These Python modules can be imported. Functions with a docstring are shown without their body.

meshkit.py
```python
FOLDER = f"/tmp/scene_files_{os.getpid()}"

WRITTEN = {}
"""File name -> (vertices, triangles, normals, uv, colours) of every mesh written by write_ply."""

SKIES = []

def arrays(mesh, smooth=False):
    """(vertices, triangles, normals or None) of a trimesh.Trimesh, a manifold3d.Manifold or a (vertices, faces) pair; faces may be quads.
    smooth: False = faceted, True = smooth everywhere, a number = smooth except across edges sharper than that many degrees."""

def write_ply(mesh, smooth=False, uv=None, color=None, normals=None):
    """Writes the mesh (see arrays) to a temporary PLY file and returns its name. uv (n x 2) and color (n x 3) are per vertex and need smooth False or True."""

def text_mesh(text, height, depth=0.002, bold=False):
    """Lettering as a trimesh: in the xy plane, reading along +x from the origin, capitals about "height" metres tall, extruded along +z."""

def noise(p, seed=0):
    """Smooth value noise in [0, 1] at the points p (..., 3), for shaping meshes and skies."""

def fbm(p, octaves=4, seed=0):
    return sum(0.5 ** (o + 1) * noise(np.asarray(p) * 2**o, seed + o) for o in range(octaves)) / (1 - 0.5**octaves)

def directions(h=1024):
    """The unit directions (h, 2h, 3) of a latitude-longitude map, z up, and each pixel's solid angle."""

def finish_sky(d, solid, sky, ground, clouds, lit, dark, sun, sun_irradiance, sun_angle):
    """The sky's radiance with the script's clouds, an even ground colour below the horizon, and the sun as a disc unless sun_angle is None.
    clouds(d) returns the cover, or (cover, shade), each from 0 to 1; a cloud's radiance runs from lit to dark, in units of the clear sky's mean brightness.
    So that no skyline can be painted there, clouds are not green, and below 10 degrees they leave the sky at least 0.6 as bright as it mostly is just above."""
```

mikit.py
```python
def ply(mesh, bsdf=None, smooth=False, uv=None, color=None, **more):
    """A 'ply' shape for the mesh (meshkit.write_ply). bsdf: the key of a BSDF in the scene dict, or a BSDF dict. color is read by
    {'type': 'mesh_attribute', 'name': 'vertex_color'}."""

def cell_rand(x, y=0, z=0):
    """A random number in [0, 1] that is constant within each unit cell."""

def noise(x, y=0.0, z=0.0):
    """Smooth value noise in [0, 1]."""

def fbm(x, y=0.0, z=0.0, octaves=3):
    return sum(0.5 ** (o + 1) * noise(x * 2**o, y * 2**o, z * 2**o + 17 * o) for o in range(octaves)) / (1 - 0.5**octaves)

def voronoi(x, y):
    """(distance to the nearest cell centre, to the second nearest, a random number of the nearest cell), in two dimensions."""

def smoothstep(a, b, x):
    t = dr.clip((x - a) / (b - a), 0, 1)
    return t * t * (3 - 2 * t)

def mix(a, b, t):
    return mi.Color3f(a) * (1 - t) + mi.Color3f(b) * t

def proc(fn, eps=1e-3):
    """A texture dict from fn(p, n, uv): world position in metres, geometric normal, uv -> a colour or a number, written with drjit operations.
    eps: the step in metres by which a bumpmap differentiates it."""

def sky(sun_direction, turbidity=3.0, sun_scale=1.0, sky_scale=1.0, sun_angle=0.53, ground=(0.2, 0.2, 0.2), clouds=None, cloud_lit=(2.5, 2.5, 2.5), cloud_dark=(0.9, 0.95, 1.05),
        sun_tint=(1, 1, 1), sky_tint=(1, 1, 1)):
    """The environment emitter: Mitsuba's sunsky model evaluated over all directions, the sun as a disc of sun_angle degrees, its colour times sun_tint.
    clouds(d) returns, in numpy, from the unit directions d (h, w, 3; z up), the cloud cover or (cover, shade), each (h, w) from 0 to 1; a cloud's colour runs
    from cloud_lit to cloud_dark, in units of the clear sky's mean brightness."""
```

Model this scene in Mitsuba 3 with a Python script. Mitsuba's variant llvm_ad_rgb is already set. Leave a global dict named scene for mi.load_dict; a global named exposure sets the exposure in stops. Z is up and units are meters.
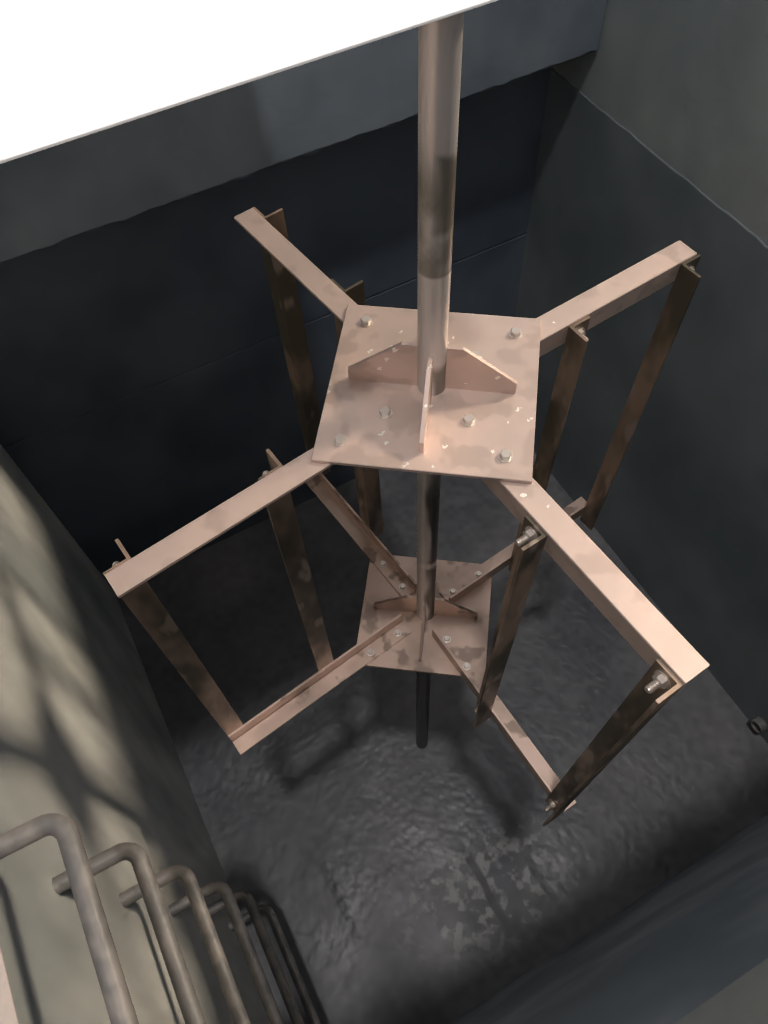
import math
import numpy as np
import trimesh
import mitsuba as mi
import drjit as dr
import mikit
from mikit import noise, fbm, voronoi, smoothstep, mix, proc

# ------------------------------------------------------------------ camera, light, exposure
S = 0.62                                     # metres per drawing unit (the hub plates are 0.5 units = 0.31 m wide)
F_PX = 776.013
EYE = np.array([0.11829, -1.22754, 1.44161]) * S
R_RIGHT = np.array([0.98881857, 0.14438791, -0.03728223])
R_DOWN = np.array([0.10428907, -0.84826868, -0.51919557])
R_FWD = np.array([-0.10659091, 0.50950209, -0.85384190])
T4 = mi.ScalarTransform4f
exposure = 1.95
scene = {'type': 'scene'}
labels = {}
scene['camera'] = {
    'type': 'perspective', 'fov': 2 * math.degrees(math.atan(384 / F_PX)), 'fov_axis': 'x', 'near_clip': 0.01, 'far_clip': 200.0,
    'to_world': T4().look_at(origin=EYE.tolist(), target=(EYE + R_FWD).tolist(), up=(-R_DOWN).tolist())}

PSI = math.radians(36.6)                     # the tank is turned against the mixer's plates
E1 = np.array([math.cos(PSI), math.sin(PSI), 0.0])   # towards the right wall
E2 = np.array([-math.sin(PSI), math.cos(PSI), 0.0])  # towards the far wall
SUN = 1.0 * E1 + 0.02 * E2 + np.array([0, 0, 0.78])

LAMP_POWER = 120.0                           # radiance of the yard lamp's lens


def overcast(d):
    import meshkit
    # an overcast sky: the zenith about three times as bright as the horizon
    return np.ones(d.shape[:2]), np.clip(1 - d[..., 2] + 0.2 * (meshkit.fbm(d * 3.0, 3, 5) - 0.5), 0, 1)


scene['sky'] = mikit.sky(SUN, turbidity=6.0, sun_scale=0.62, sky_scale=1.0, sun_angle=7.0, ground=(0.25, 0.24, 0.23), clouds=overcast,
                         cloud_lit=(1.36, 1.32, 1.32), cloud_dark=(0.45, 0.455, 0.47), sun_tint=(0.92, 0.97, 1.04))

# ------------------------------------------------------------------ materials (p is in metres)


def two(b):
    return {'type': 'twosided', 'bsdf': b}


def bump(b, fn, scale=1.0, eps=2e-3):
    return {'type': 'bumpmap', 'arbitrary': proc(fn, eps), 'scale': scale, 'bsdf': b}


def principled(fn, rough, metal=0.0, spec=0.5):
    return {'type': 'principled', 'base_color': proc(fn) if callable(fn) else {'type': 'rgb', 'value': fn},
            'roughness': proc(rough) if callable(rough) else rough, 'metallic': metal, 'specular': spec}


def wall_color(p, n, uv):
    a = fbm(p.x * 2.6, p.y * 2.6, p.z * 2.2, 4)
    b = fbm(p.x * 9, p.y * 9, p.z * 3.0 + 3, 3)
    c = mix((0.116, 0.144, 0.172), (0.206, 0.234, 0.260), smoothstep(0.34, 0.66, a))
    return c * (0.82 + 0.36 * b)


def wall_relief(p, n, uv):
    return 0.0022 * fbm(p.x * 9, p.y * 9, p.z * 9, 3) + 0.0005 * noise(p.x * 90, p.y * 90, p.z * 90)


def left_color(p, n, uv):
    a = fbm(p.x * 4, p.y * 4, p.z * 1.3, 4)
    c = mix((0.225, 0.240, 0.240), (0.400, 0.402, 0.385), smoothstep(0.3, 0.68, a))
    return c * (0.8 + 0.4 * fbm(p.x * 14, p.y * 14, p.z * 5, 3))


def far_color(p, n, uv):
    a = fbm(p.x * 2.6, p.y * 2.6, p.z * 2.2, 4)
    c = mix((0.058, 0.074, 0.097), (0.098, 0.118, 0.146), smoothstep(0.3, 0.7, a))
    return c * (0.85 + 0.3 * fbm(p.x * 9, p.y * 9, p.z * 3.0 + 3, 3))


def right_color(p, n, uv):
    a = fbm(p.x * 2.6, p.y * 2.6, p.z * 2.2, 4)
    c = mix((0.086, 0.104, 0.114), (0.132, 0.150, 0.160), smoothstep(0.3, 0.7, a))  # paler than the far wall: light bounced off the left wall put into colour
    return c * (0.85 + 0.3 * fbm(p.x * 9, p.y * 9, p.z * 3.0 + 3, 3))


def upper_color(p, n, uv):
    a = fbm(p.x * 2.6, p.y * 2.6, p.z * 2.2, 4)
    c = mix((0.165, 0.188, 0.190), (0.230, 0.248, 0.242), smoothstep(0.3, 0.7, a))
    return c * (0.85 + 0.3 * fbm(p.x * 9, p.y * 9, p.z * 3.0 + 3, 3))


def floor_color(p, n, uv):
    a = fbm(p.x * 3.2, p.y * 3.2, 1.7, 4)
    c = mix((0.068, 0.072, 0.081), (0.128, 0.126, 0.131), smoothstep(0.28, 0.72, a))
    u = (p.x * E1[0] + p.y * E1[1]) / S
    v = (p.x * E2[0] + p.y * E2[1]) / S
    d = dr.sqrt(dr.square((u + 0.08) / 0.55) + dr.square((v + 0.84) / 0.30))
    spots = smoothstep(0.52, 0.74, fbm(p.x * 42, p.y * 42, 9.1, 4) + 0.10 * smoothstep(1.0, 0.2, d)) * smoothstep(1.25, 0.5, d)
    wob = 0.03 * (fbm(p.x * 12, p.y * 12, 1.0, 2) - 0.5)
    for at, v0, v1 in ((-0.825, -0.70, -0.30), (-0.09, -1.03, -0.62), (0.205, -1.05, -0.78)):
        line = smoothstep(0.032, 0.012, dr.abs(u - at + wob)) * smoothstep(v0 - 0.05, v0 + 0.04, v) * smoothstep(v1 + 0.05, v1 - 0.06, v)
        c = mix(c, (0.035, 0.037, 0.040), 0.8 * line)
        spots = spots * (1 - line)
    return mix(c * (0.85 + 0.3 * noise(p.x * 40, p.y * 40, 3)), (0.36, 0.35, 0.34), 0.5 * spots)


def floor_relief(p, n, uv):
    return 0.0048 * fbm(p.x * 18, p.y * 18, 2.2, 4) + 0.002 * noise(p.x * 60, p.y * 60, 5)


def floor_rough(p, n, uv):
    return 0.34 + 0.34 * fbm(p.x * 6, p.y * 6, 4, 3)


def deck_color(p, n, uv):
    return mix((0.86, 0.87, 0.87), (0.93, 0.93, 0.93), fbm(p.x * 5, p.y * 5, 0.5, 3))


def walkway_color(p, n, uv):
    a = fbm(p.x * 9, p.y * 9, 0.5, 4)
    return mix((0.40, 0.34, 0.31), (0.20, 0.16, 0.13), smoothstep(0.58, 0.68, a))


def steel_color(p, n, uv):
    a = fbm(p.x * 8, p.y * 8, p.z * 8, 4)
    b = fbm(p.x * 26 + 5, p.y * 26, p.z * 26, 3)
    c = mix((0.66, 0.505, 0.435), (0.56, 0.44, 0.385), smoothstep(0.3, 0.7, a))
    c = mix(c, (0.42, 0.325, 0.28), 0.5 * smoothstep(0.53, 0.70, b))
    w = 0.5 * fbm(p.x * 260, p.y * 260, p.z * 260, 2)
    u, v, r = voronoi(p.x * 60 + 3 + w, p.y * 60 + p.z * 47 + w)
    return mix(c, (0.88, 0.82, 0.74), smoothstep(0.04 + 0.34 * b, 0.02 + 0.22 * b, u) * smoothstep(0.935, 0.945, r) * smoothstep(0.29, 0.27, dr.sqrt(p.x * p.x + p.y * p.y)))


def blade_color(p, n, uv):
    a = fbm(p.x * 12, p.y * 12, p.z * 4.5, 4)
    b = fbm(p.x * 30 + 5, p.y * 30, p.z * 9, 3)
    c = mix((0.36, 0.255, 0.19), (0.105, 0.088, 0.064), smoothstep(0.36, 0.62, a))
    return mix(c, (0.44, 0.35, 0.29), 0.6 * smoothstep(0.60, 0.72, b))


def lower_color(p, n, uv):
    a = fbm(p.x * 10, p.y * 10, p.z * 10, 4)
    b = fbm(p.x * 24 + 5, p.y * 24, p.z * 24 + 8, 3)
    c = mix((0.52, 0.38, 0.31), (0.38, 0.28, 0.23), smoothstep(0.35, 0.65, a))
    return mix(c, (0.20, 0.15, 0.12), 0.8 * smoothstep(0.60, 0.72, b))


def shaft_color(p, n, uv):
    z = p.z / S
    a = fbm(p.x * 16, p.y * 16, p.z * 7, 4)
    c = mix((0.68, 0.615, 0.58), (0.56, 0.51, 0.48), smoothstep(0.35, 0.65, a))
    w = 0.08 * (fbm(p.x * 20, p.y * 20, p.z * 12, 3) - 0.5)
    stain = smoothstep(0.355, 0.365, z + 0.15 * w) * smoothstep(0.66, 0.54, z + w)
    m = smoothstep(0.25, 0.62, fbm(p.x * 30, p.y * 30, p.z * 17, 4))
    c = mix(c, (0.20, 0.18, 0.15), stain * (0.35 + 0.55 * m))
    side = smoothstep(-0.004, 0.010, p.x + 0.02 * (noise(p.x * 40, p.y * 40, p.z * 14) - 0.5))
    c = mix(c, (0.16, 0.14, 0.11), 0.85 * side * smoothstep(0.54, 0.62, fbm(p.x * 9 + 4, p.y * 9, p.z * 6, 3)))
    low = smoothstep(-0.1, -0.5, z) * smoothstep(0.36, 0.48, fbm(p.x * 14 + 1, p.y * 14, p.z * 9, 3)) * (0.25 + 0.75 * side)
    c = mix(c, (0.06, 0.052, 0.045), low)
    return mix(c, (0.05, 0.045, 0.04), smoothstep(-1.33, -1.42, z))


def rung_color(p, n, uv):
    return mix((0.105, 0.100, 0.096), (0.165, 0.150, 0.140), smoothstep(0.35, 0.65, fbm(p.x * 30, p.y * 30, p.z * 30, 3)))


def fine(p, n, uv):
    return 0.0006 * noise(p.x * 120, p.y * 120, p.z * 120)


scene['mat_wall'] = two(bump(principled(wall_color, 0.55), wall_relief))
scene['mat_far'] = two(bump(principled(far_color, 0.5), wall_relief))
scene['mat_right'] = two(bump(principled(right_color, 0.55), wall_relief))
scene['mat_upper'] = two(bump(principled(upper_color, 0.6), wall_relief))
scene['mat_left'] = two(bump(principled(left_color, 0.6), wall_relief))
scene['mat_floor'] = two(bump(principled(floor_color, floor_rough), floor_relief, 1.0, 3e-3))
scene['mat_deck'] = two(principled(deck_color, 0.9))
scene['mat_walkway'] = two(principled(walkway_color, 0.9))
scene['mat_steel'] = two(principled(steel_color, 0.48, 0.7))
scene['mat_blade'] = two(principled(blade_color, 0.42, 0.6))
scene['mat_lower'] = two(principled(lower_color, 0.42, 0.75))
scene['mat_shaft'] = two(principled(shaft_color, 0.36, 0.55))
scene['mat_bolt'] = two(principled((0.66, 0.59, 0.53), 0.34, 0.75))
scene['mat_rung'] = two(bump(principled(rung_color, 0.5), fine, 1.0, 1e-3))
scene['mat_dark'] = two(principled((0.03, 0.03, 0.03), 0.6))

# ------------------------------------------------------------------ helpers


def key_for(name):
    if name not in scene:
        return name
    k = 1
    while f'{name}_{k:03d}' in scene:
        k += 1
    return f'{name}_{k:03d}'


def put(name, mesh, mat, smooth=False):
    key = key_for(name)
    m = mesh.copy()
    m.apply_scale(S)
    if m.volume < 0:
        m.invert()
    scene[key] = mikit.ply(m, mat, smooth=smooth)
    return key


def tank(mesh):
    """from tank axes (right, far, up) to the world's"""
    M = np.eye(4)
    M[:3, 0], M[:3, 1] = E1, E2
    m = mesh.copy()
    m.apply_transform(M)
    return m


def box(x0, x1, y0, y1, z0, z1):
    b = trimesh.creation.box((x1 - x0, y1 - y0, z1 - z0))
    b.apply_translation(((x0 + x1) / 2, (y0 + y1) / 2, (z0 + z1) / 2))
    return b


def bevel_box(x0, x1, y0, y1, z0, z1, c):
    """a box with chamfered edges"""
    P = []
    for x, sx in ((x0, 1), (x1, -1)):
        for y, sy in ((y0, 1), (y1, -1)):
            for z, sz in ((z0, 1), (z1, -1)):
                P += [(x + sx * c, y + sy * c, z), (x + sx * c, y, z + sz * c), (x, y + sy * c, z + sz * c)]
    return trimesh.convex.convex_hull(np.array(P))


def loft(rings):
    """a closed prism through rings of equal length (each n x 3); caps by ear clipping of the ring's own polygon"""
    from shapely.geometry import Polygon
    n, V, Fc = len(rings[0]), np.vstack(rings), []
    for k in range(len(rings) - 1):
        a, b = k * n, (k + 1) * n
        for i in range(n):
            j = (i + 1) % n
            Fc += [(a + i, a + j, b + j), (a + i, b + j, b + i)]
    r = np.asarray(rings[0])
    u = r[1] - r[0]
    u = u / np.linalg.norm(u)
    nn = np.zeros(3)
    for i in range(n):
        nn += np.cross(r[i], r[(i + 1) % n])
    nn /= np.linalg.norm(nn)
    w = np.cross(nn, u)
    flat = np.stack([(r - r[0]) @ u, (r - r[0]) @ w], 1)
    v2, f2 = trimesh.creation.triangulate_polygon(Polygon(flat), engine='earcut')
    near = np.array([np.argmin(((flat - q) ** 2).sum(1)) for q in v2])
    last = (len(rings) - 1) * n
    for t in np.asarray(f2):
        Fc += [tuple(near[t]), tuple(near[t[::-1]] + last)]
    m = trimesh.Trimesh(V, np.array(Fc), process=False)
    trimesh.repair.fix_normals(m)
    return m


def tube(points, r, sides=20, caps=True):
    P = np.asarray(points, float)
    t = np.gradient(P, axis=0)
    t /= np.linalg.norm(t, axis=1, keepdims=True)
    n = np.cross(t[0], [0.3, 0.5, 0.81])
    n /= np.linalg.norm(n)
    rings = []
    for i in range(len(P)):
        n = n - t[i] * (n @ t[i])
        n /= np.linalg.norm(n)
        b = np.cross(t[i], n)
        a = np.arange(sides) * 2 * np.pi / sides
        rings.append(P[i] + r * (np.cos(a)[:, None] * n + np.sin(a)[:, None] * b))
    return loft(rings)


def lathe(profile, sides=48):
    return trimesh.creation.revolve(np.asarray(profile, float), sections=sides)


def frame(origin, x, y, z):
    M = np.eye(4)
    M[:3, 0], M[:3, 1], M[:3, 2], M[:3, 3] = x, y, z, origin
    return M


def struct(name, mesh, mat, smooth=False, parent=None):
    key = put(name if parent is None else parent + '__' + name, mesh, mat, smooth)
    if parent is None:
        labels[key] = {'kind': 'structure'}
    return key


# ------------------------------------------------------------------ the tank (units: right, far, up)
XR, XL, YF, YN, ZF = 1.79, -1.33, 1.92, -1.28, -3.288
ZS, ZB, YB, ZK = -0.097, -0.461, 1.62, 0.25  # deck top, beam's underside, beam's face, far deck's top
FAR = 9.0
ZW = 0.74                                   # top of the raised right and near walls
struct('floor', tank(box(XL - 0.3, XR + 0.3, YN - 0.3, YF + 0.3, ZF - 0.3, ZF)), 'mat_floor')
# far wall: two pours with a small groove between them
g = -1.635
prof = [(YF, ZF), (YF, g - 0.008), (YF + 0.010, g - 0.005), (YF + 0.010, g + 0.006), (YF, g + 0.010), (YF, ZB + 0.1), (YF + 0.3, ZB + 0.1), (YF + 0.3, ZF)]
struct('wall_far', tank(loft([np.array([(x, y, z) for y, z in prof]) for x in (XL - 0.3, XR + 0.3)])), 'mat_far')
ys = np.linspace(YN, YF, 60)
rr = np.random.default_rng(4)
edge = -0.675 + rr.normal(0, 0.003, 60)
rings = []
for y, e in zip(ys, edge):
    rings.append(np.array([(XR, y, ZF), (XR, y, e - 0.008), (XR + 0.003, y, e - 0.002), (XR + 0.010, y, e), (XR + 0.3, y, e), (XR + 0.3, y, ZF)]))
struct('wall_right', tank(loft(rings)), 'mat_right', 30)
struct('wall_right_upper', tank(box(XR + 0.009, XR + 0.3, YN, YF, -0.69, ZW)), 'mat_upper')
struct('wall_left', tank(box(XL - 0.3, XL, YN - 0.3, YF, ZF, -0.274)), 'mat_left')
struct('wall_near', tank(box(XL, XR + 0.3, YN - 0.3, YN, ZF, 0.115)), 'mat_wall')
struct('wall_near_upper', tank(bevel_box(XL, XR, YN - 0.3, YN + 0.012, 0.115, ZW, 0.011)), 'mat_upper')  # paler than the wall below: light on its upper part put into the colour
xs = np.linspace(XL - 0.3, XR, 70)
rings = []
for x in xs:
    e1, e2, e3 = rr.normal(0, 0.0030, 3)
    rings.append(np.array([(x, YB + 0.004, ZK - 0.005), (x, YB, ZK - 0.010), (x, YB + e1 * .6, ZB + 0.012 + e3), (x, YB + 0.010, ZB + e2), (x, YF + 0.3, ZB), (x, YF + 0.3, ZK - 0.005)]))
struct('trim_1', tank(loft(rings)), 'mat_wall', 40)
struct('deck_far', tank(box(-FAR, FAR, YB + 0.001, FAR, ZK - 0.005, ZK)), 'mat_deck')
struct('deck_right', tank(box(XR + 0.28, FAR, -FAR, YB, ZS - 0.025, ZS)), 'mat_deck')
struct('deck_near', tank(box(XL, XR + 0.28, -FAR, YN - 0.28, ZS - 0.025, ZS)), 'mat_deck')
struct('deck_left', tank(box(-FAR, XL + 0.003, -FAR, YB, -0.274, -0.270)), 'mat_walkway')

# ------------------------------------------------------------------ the paddle mixer (units: plate axes)
W, TK = 0.0657, 0.0085                      # angle iron: leg width and thickness
Z2 = -1.3509
LEAN = np.array([0.0028, -0.0027])
PT = 0.011                                  # hub plates' thickness
MIX = 'paddle_mixer'
labels[MIX] = {'label': 'pinkish brown steel paddle mixer hanging on its upright shaft in the middle of the tank', 'category': 'mixer'}


def lean(m):
    m = m.copy()
    m.vertices[:, :2] += LEAN * m.vertices[:, 2:3]
    return m


def part(name, mesh, mat, parent=MIX, smooth=False, label=None):
    key = put(parent + '__' + name, lean(mesh), mat, smooth)
    if label:
        labels[key] = {'label': label}
    return key


RS = 0.0340
shaft = lathe([(0, ZF), (RS - 0.004, ZF), (RS, ZF + 0.004), (RS, -1.36), (RS, 0.0), (RS, 0.880), (0, 0.880)], 64)
part('shaft', shaft, 'mat_shaft', smooth=40, label='bare steel pipe shaft with dark oily stains')


def rotz(m, a, z=0.0):
    m = m.copy()
    m.apply_transform(trimesh.transformations.rotation_matrix(a, [0, 0, 1]))
    m.apply_translation((0, 0, z))
    return m


def hexbolt(rad, h, washer=True):
    """a hexagonal head with a rounded top on a washer, sitting on z = 0"""
    ms = []
    z = 0.0
    if washer:
        ms.append(lathe([(0, 0), (rad * 1.25, 0), (rad * 1.25, 0.0025), (0, 0.0025)], 28))
        z = 0.0025
    hx = []
    for q, zz in ((1.0, z), (1.0, z + h * 0.82), (0.84, z + h)):
        hx += [(rad * q * math.cos(i * math.pi / 3), rad * q * math.sin(i * math.pi / 3), zz) for i in range(6)]
    ms.append(trimesh.convex.convex_hull(np.array(hx)))
    return trimesh.util.concatenate(ms)


def gusset():
    pr = [(0.030, 0.0), (0.201, 0.0), (0.201, 0.037), (0.070, 0.137), (0.030, 0.137)]
    return loft([np.array([(x, y, z) for x, z in pr]) for y in (-0.005, 0.005)])


def hub(name, z, hx, hy, yaw, mat, off):
    pl = rotz(bevel_box(-hx + off[0], hx + off[0], -hy + off[1], hy + off[1], -PT, 0, 0.0015), yaw, z)
    key = part(name, pl, mat)
    for k in range(4):
        part('gusset', rotz(gusset(), yaw + k * math.pi / 2, z - 0.0005), mat, key)
    return key


upper = hub('upper_plate', 0.0, 0.25, 0.25, 0.0, 'mat_steel', (0.0024, 0.0))
lower = hub('lower_plate', Z2, 0.248, 0.239, 0.0161, 'mat_lower', (0, 0))
rb = np.random.default_rng(11)

AU = [-0.0516, 0.0162, 0.0015, -0.0497]
RU = [0.8549, 0.8550, 0.8611, 0.8735]
AL = [-0.0228, 0.0, -0.0015, -0.0716]
RL = [0.8446, 0.8569, 0.8607, 0.8635]


def axes(k, d):
    a = math.radians(45 + 90 * k) + d
    return np.array([math.cos(a), math.sin(a), 0.0]), np.array([math.sin(a), -math.cos(a), 0.0])


UP = np.array([0, 0, 1.0])


def angle_arm(u, v, z, r0, r1, down):
    """an angle iron along u: one leg flat at height z, the other upright at the +v side"""
    s = -1 if down else 1
    c = 0.0022
    pr = [(-W / 2, 0), (-W / 2, s * TK), (W / 2 - TK - c, s * TK), (W / 2 - TK, s * (TK + c)), (W / 2 - TK, s * W), (W / 2, s * W), (W / 2, s * c), (W / 2 - c, 0)]
    return loft([np.array([u * r + v * a + UP * (z + b) for a, b in pr]) for r in (r0, r1)])


def post(k, rc, ro, inward):
    """a blade: an upright angle iron from the upper arm's flange to the lower arm's"""
    d = -1 if inward else 1
    pr = [(0, 0), (d * W, 0), (d * W, TK), (d * TK, TK), (d * TK, W * 1.0), (0, W * 1.0)]
    rings = []
    n = 8
    for i in range(n + 1):
        t = i / n
        z = -PT - 0.006 + t * (Z2 - 0.035 + PT + 0.006)
        uu, vu = axes(k, AU[k])
        ul, vl = axes(k, AL[k])
        s = (z + PT) / (Z2 + PT)
        P = []
        for a, b in pr:
            A = uu * (rc + a) + vu * (W / 2 + 0.0004 + b)
            B = ul * (ro + a) + vl * (W / 2 + 0.0004 + b)
            P.append(A * (1 - s) + B * s + UP * z)
        rings.append(np.array(P))
    return loft(rings)


def side_bolt(pos, axis, long=1.0):
    """threaded end, nut and washer standing out along axis from pos, the head on the other side"""
    x = np.cross(axis, UP)
    M = frame(pos, x, np.cross(axis, x), axis)
    ms = [lathe([(0, 0), (0.021, 0), (0.021, 0.003), (0, 0.003)], 28), hexbolt(0.0165, 0.013, False)]
    ms[1].apply_translation((0, 0, 0.003))
    pts = [(0, 0)]
    for q in range(14):
        z = 0.012 + q * 0.0022
        pts += [(0.0092, z), (0.0080, z + 0.0011)]
    pts += [(0.0075, 0.044), (0, 0.044)]
    ms.append(lathe(pts, 20))
    m = trimesh.util.concatenate(ms)
    m.apply_scale((1, 1, long))
    m.apply_transform(M)
    return m


for k in range(4):
    u, v = axes(k, AU[k])
    arm = part('upper_arm', angle_arm(u, v, -PT, 0.095, RU[k], True), 'mat_steel')
    ul, vl = axes(k, AL[k])
    arm2 = part('lower_arm', angle_arm(ul, vl, Z2, 0.095, RL[k], False), 'mat_lower')
    for r in (0.139, 0.268):
        q = hexbolt(0.0140, 0.0110)
        q.apply_transform(trimesh.transformations.rotation_matrix(rb.uniform(0, 1), [0, 0, 1]))
        c45 = np.array([math.cos(math.radians(45 + 90 * k)), math.sin(math.radians(45 + 90 * k)), 0])
        q1 = q.copy()
        q1.apply_translation(c45 * r)
        part('bolt', q1, 'mat_bolt', upper, label='shiny hexagonal bolt head')
        q2 = q.copy()
        q2.apply_scale(0.88)
        q2.apply_translation(ul * r - vl * 0.004 + UP * (Z2 + TK))
        part('bolt', q2, 'mat_bolt', arm2, label='shiny hexagonal bolt head')
    inward = k == 3
    for rc in ((0.873, 0.473) if inward else (0.797, 0.406)):
        ro = rc + (RL[k] - RU[k]) * 1.0
        b = part('blade', post(k, rc, ro, inward), 'mat_blade')
        rbolt = rc + (-0.034 if inward else 0.034)
        part('bolt', side_bolt(u * rbolt + v * (W / 2 + TK + 0.0004) + UP * (-PT - (0.040 if inward else 0.048)), v, 0.95 if inward else 0.72), 'mat_bolt', b, smooth=30, label='shiny bolt end with nut')
        rbl = ro + (-0.034 if inward else 0.034)
        part('bolt', side_bolt(ul * rbl + vl * (W / 2 + TK + 0.0004) + UP * (Z2 + 0.036), vl, 0.8), 'mat_bolt', b, smooth=30, label='shiny bolt end with nut')

# ------------------------------------------------------------------ the white platform over the far part of the tank, from which the shaft hangs
PLAT = 'white_platform'
labels[PLAT] = {'label': 'bright white platform sheet hiding the upper end of the mixer shaft', 'category': 'platform'}
PX0, PX1, PY0, PY1, PZ = -1.80, 0.10, -0.09, 2.20, 0.887
put(PLAT + '__sheet', tank(bevel_box(PX0, PX1, PY0, PY1, PZ - 0.006, PZ, 0.0015)), 'mat_deck')
for y in (0.12, 1.95):
    put(PLAT + '__beam', tank(box(PX0 + 0.02, PX1 - 0.02, y - 0.035, y + 0.035, PZ - 0.086, PZ - 0.006)), 'mat_rung')
for x, y, z in ((-1.60, 0.12, -0.270), (-1.60, 1.95, ZK), (0.0, 1.95, ZK)):
    put(PLAT + '__leg', tank(box(x - 0.03, x + 0.03, y - 0.03, y + 0.03, z, PZ - 0.086)), 'mat_rung')

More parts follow.
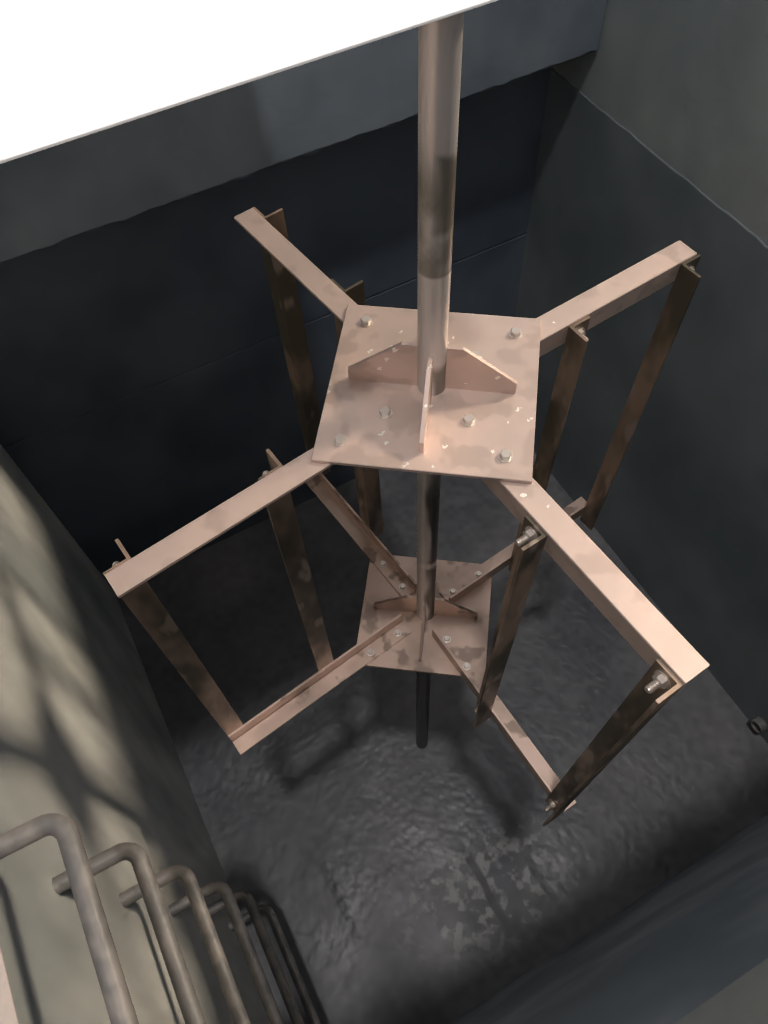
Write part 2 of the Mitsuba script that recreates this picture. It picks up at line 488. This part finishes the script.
# ------------------------------------------------------------------ ladder rungs on the left wall
RUNGS = [(-0.21, 'topmost rung of the iron ladder on the left wall, largest in view'),
         (-0.68, 'second rung from the top of the iron ladder on the left wall'),
         (-1.20, 'third rung from the top of the iron ladder on the left wall'),
         (-1.77, 'fourth rung from the top of the ladder, in the dark of the left wall'),
         (-2.32, 'fifth rung from the top of the ladder, dark and low on the left wall'),
         (-2.84, 'lowest visible rung of the ladder, nearest to the tank floor')]
OFF = [0.200, 0.205, 0.203, 0.205, 0.198, 0.20]
for (z, lab), off, y0 in zip(RUNGS, OFF, (-0.470, -0.458, -0.446, -0.432, -0.405, -0.425)):
    y0 = y0 + 0.012
    x1, y1, rbd = XL + off, y0 - 0.62, 0.046
    P = [(XL - 0.05, y0, z + 0.012), (XL + 0.02, y0, z + 0.010)]
    for i in range(9):
        a = i / 8 * math.pi / 2
        P.append((x1 - rbd + rbd * math.sin(a), y0 - rbd + rbd * math.cos(a), z + 0.004))
    for i in range(9):
        a = i / 8 * math.pi / 2
        P.append((x1 - rbd + rbd * math.cos(a), y1 + rbd - rbd * math.sin(a), z))
    P += [(XL + 0.02, y1, z + 0.006), (XL - 0.05, y1, z + 0.008)]
    key = put('ladder_rung', tank(tube(P, 0.0215, 22)), 'mat_rung', 45)
    labels[key] = {'label': lab, 'category': 'ladder rung', 'group': 'iron rungs up the left wall'}

# ------------------------------------------------------------------ a short pipe stub low on the right wall
st = lathe([(0.030, -0.04), (0.045, -0.04), (0.045, 0.040), (0.042, 0.045), (0.033, 0.045), (0.030, 0.040), (0.030, -0.04)], 32)
st.apply_transform(frame((XR, -0.875, -3.185), (0, 1, 0), (0, 0, 1), (-1, 0, 0)))
key = put('drain_pipe', tank(st), 'mat_rung', 35)
labels[key] = {'label': 'short open pipe stub sticking out of the right wall just above the floor', 'category': 'pipe'}

# ------------------------------------------------------------------ the yard lamp above the tank, on its post behind the near wall
LAMP = -0.87 * E1 - 1.75 * E2 + UP * 10.0
BASE = -1.9 * E1 - 3.2 * E2 + UP * ZS
POST_TOP = np.array([BASE[0], BASE[1], 10.35])
labels['yard_lamp'] = {'label': 'tall grey lamp post behind the near wall with its lamp head over the tank', 'category': 'lamp'}
post_m = trimesh.util.concatenate([lathe([(0, 0), (0.22, 0), (0.22, 0.03), (0.11, 0.05), (0.07, 10.40), (0.05, 10.45), (0, 10.45)], 24)])
post_m.apply_translation(BASE)
put('yard_lamp__post', post_m, 'mat_rung', 35)
put('yard_lamp__arm', tube([POST_TOP, POST_TOP * 0.5 + (LAMP + UP * 0.55) * 0.5, LAMP + UP * 0.55, LAMP + UP * 0.42], 0.045), 'mat_rung', 40)
shade = lathe([(0.0, 0.46), (0.10, 0.46), (0.13, 0.30), (0.36, 0.02), (0.36, 0.0), (0.34, 0.0), (0.11, 0.28), (0.0, 0.28)], 40)
shade.apply_translation(LAMP)
put('yard_lamp__shade', shade, 'mat_rung', 35)
lens = lathe([(0, 0.03), (0.32, 0.03), (0.32, 0.015), (0, 0.015)], 40)
lens.apply_translation(LAMP)
key = put('yard_lamp__lens', lens, 'mat_rung')
scene[key]['emitter'] = {'type': 'area', 'radiance': {'type': 'rgb', 'value': [LAMP_POWER * c for c in (1.0, 0.97, 0.96)]}}
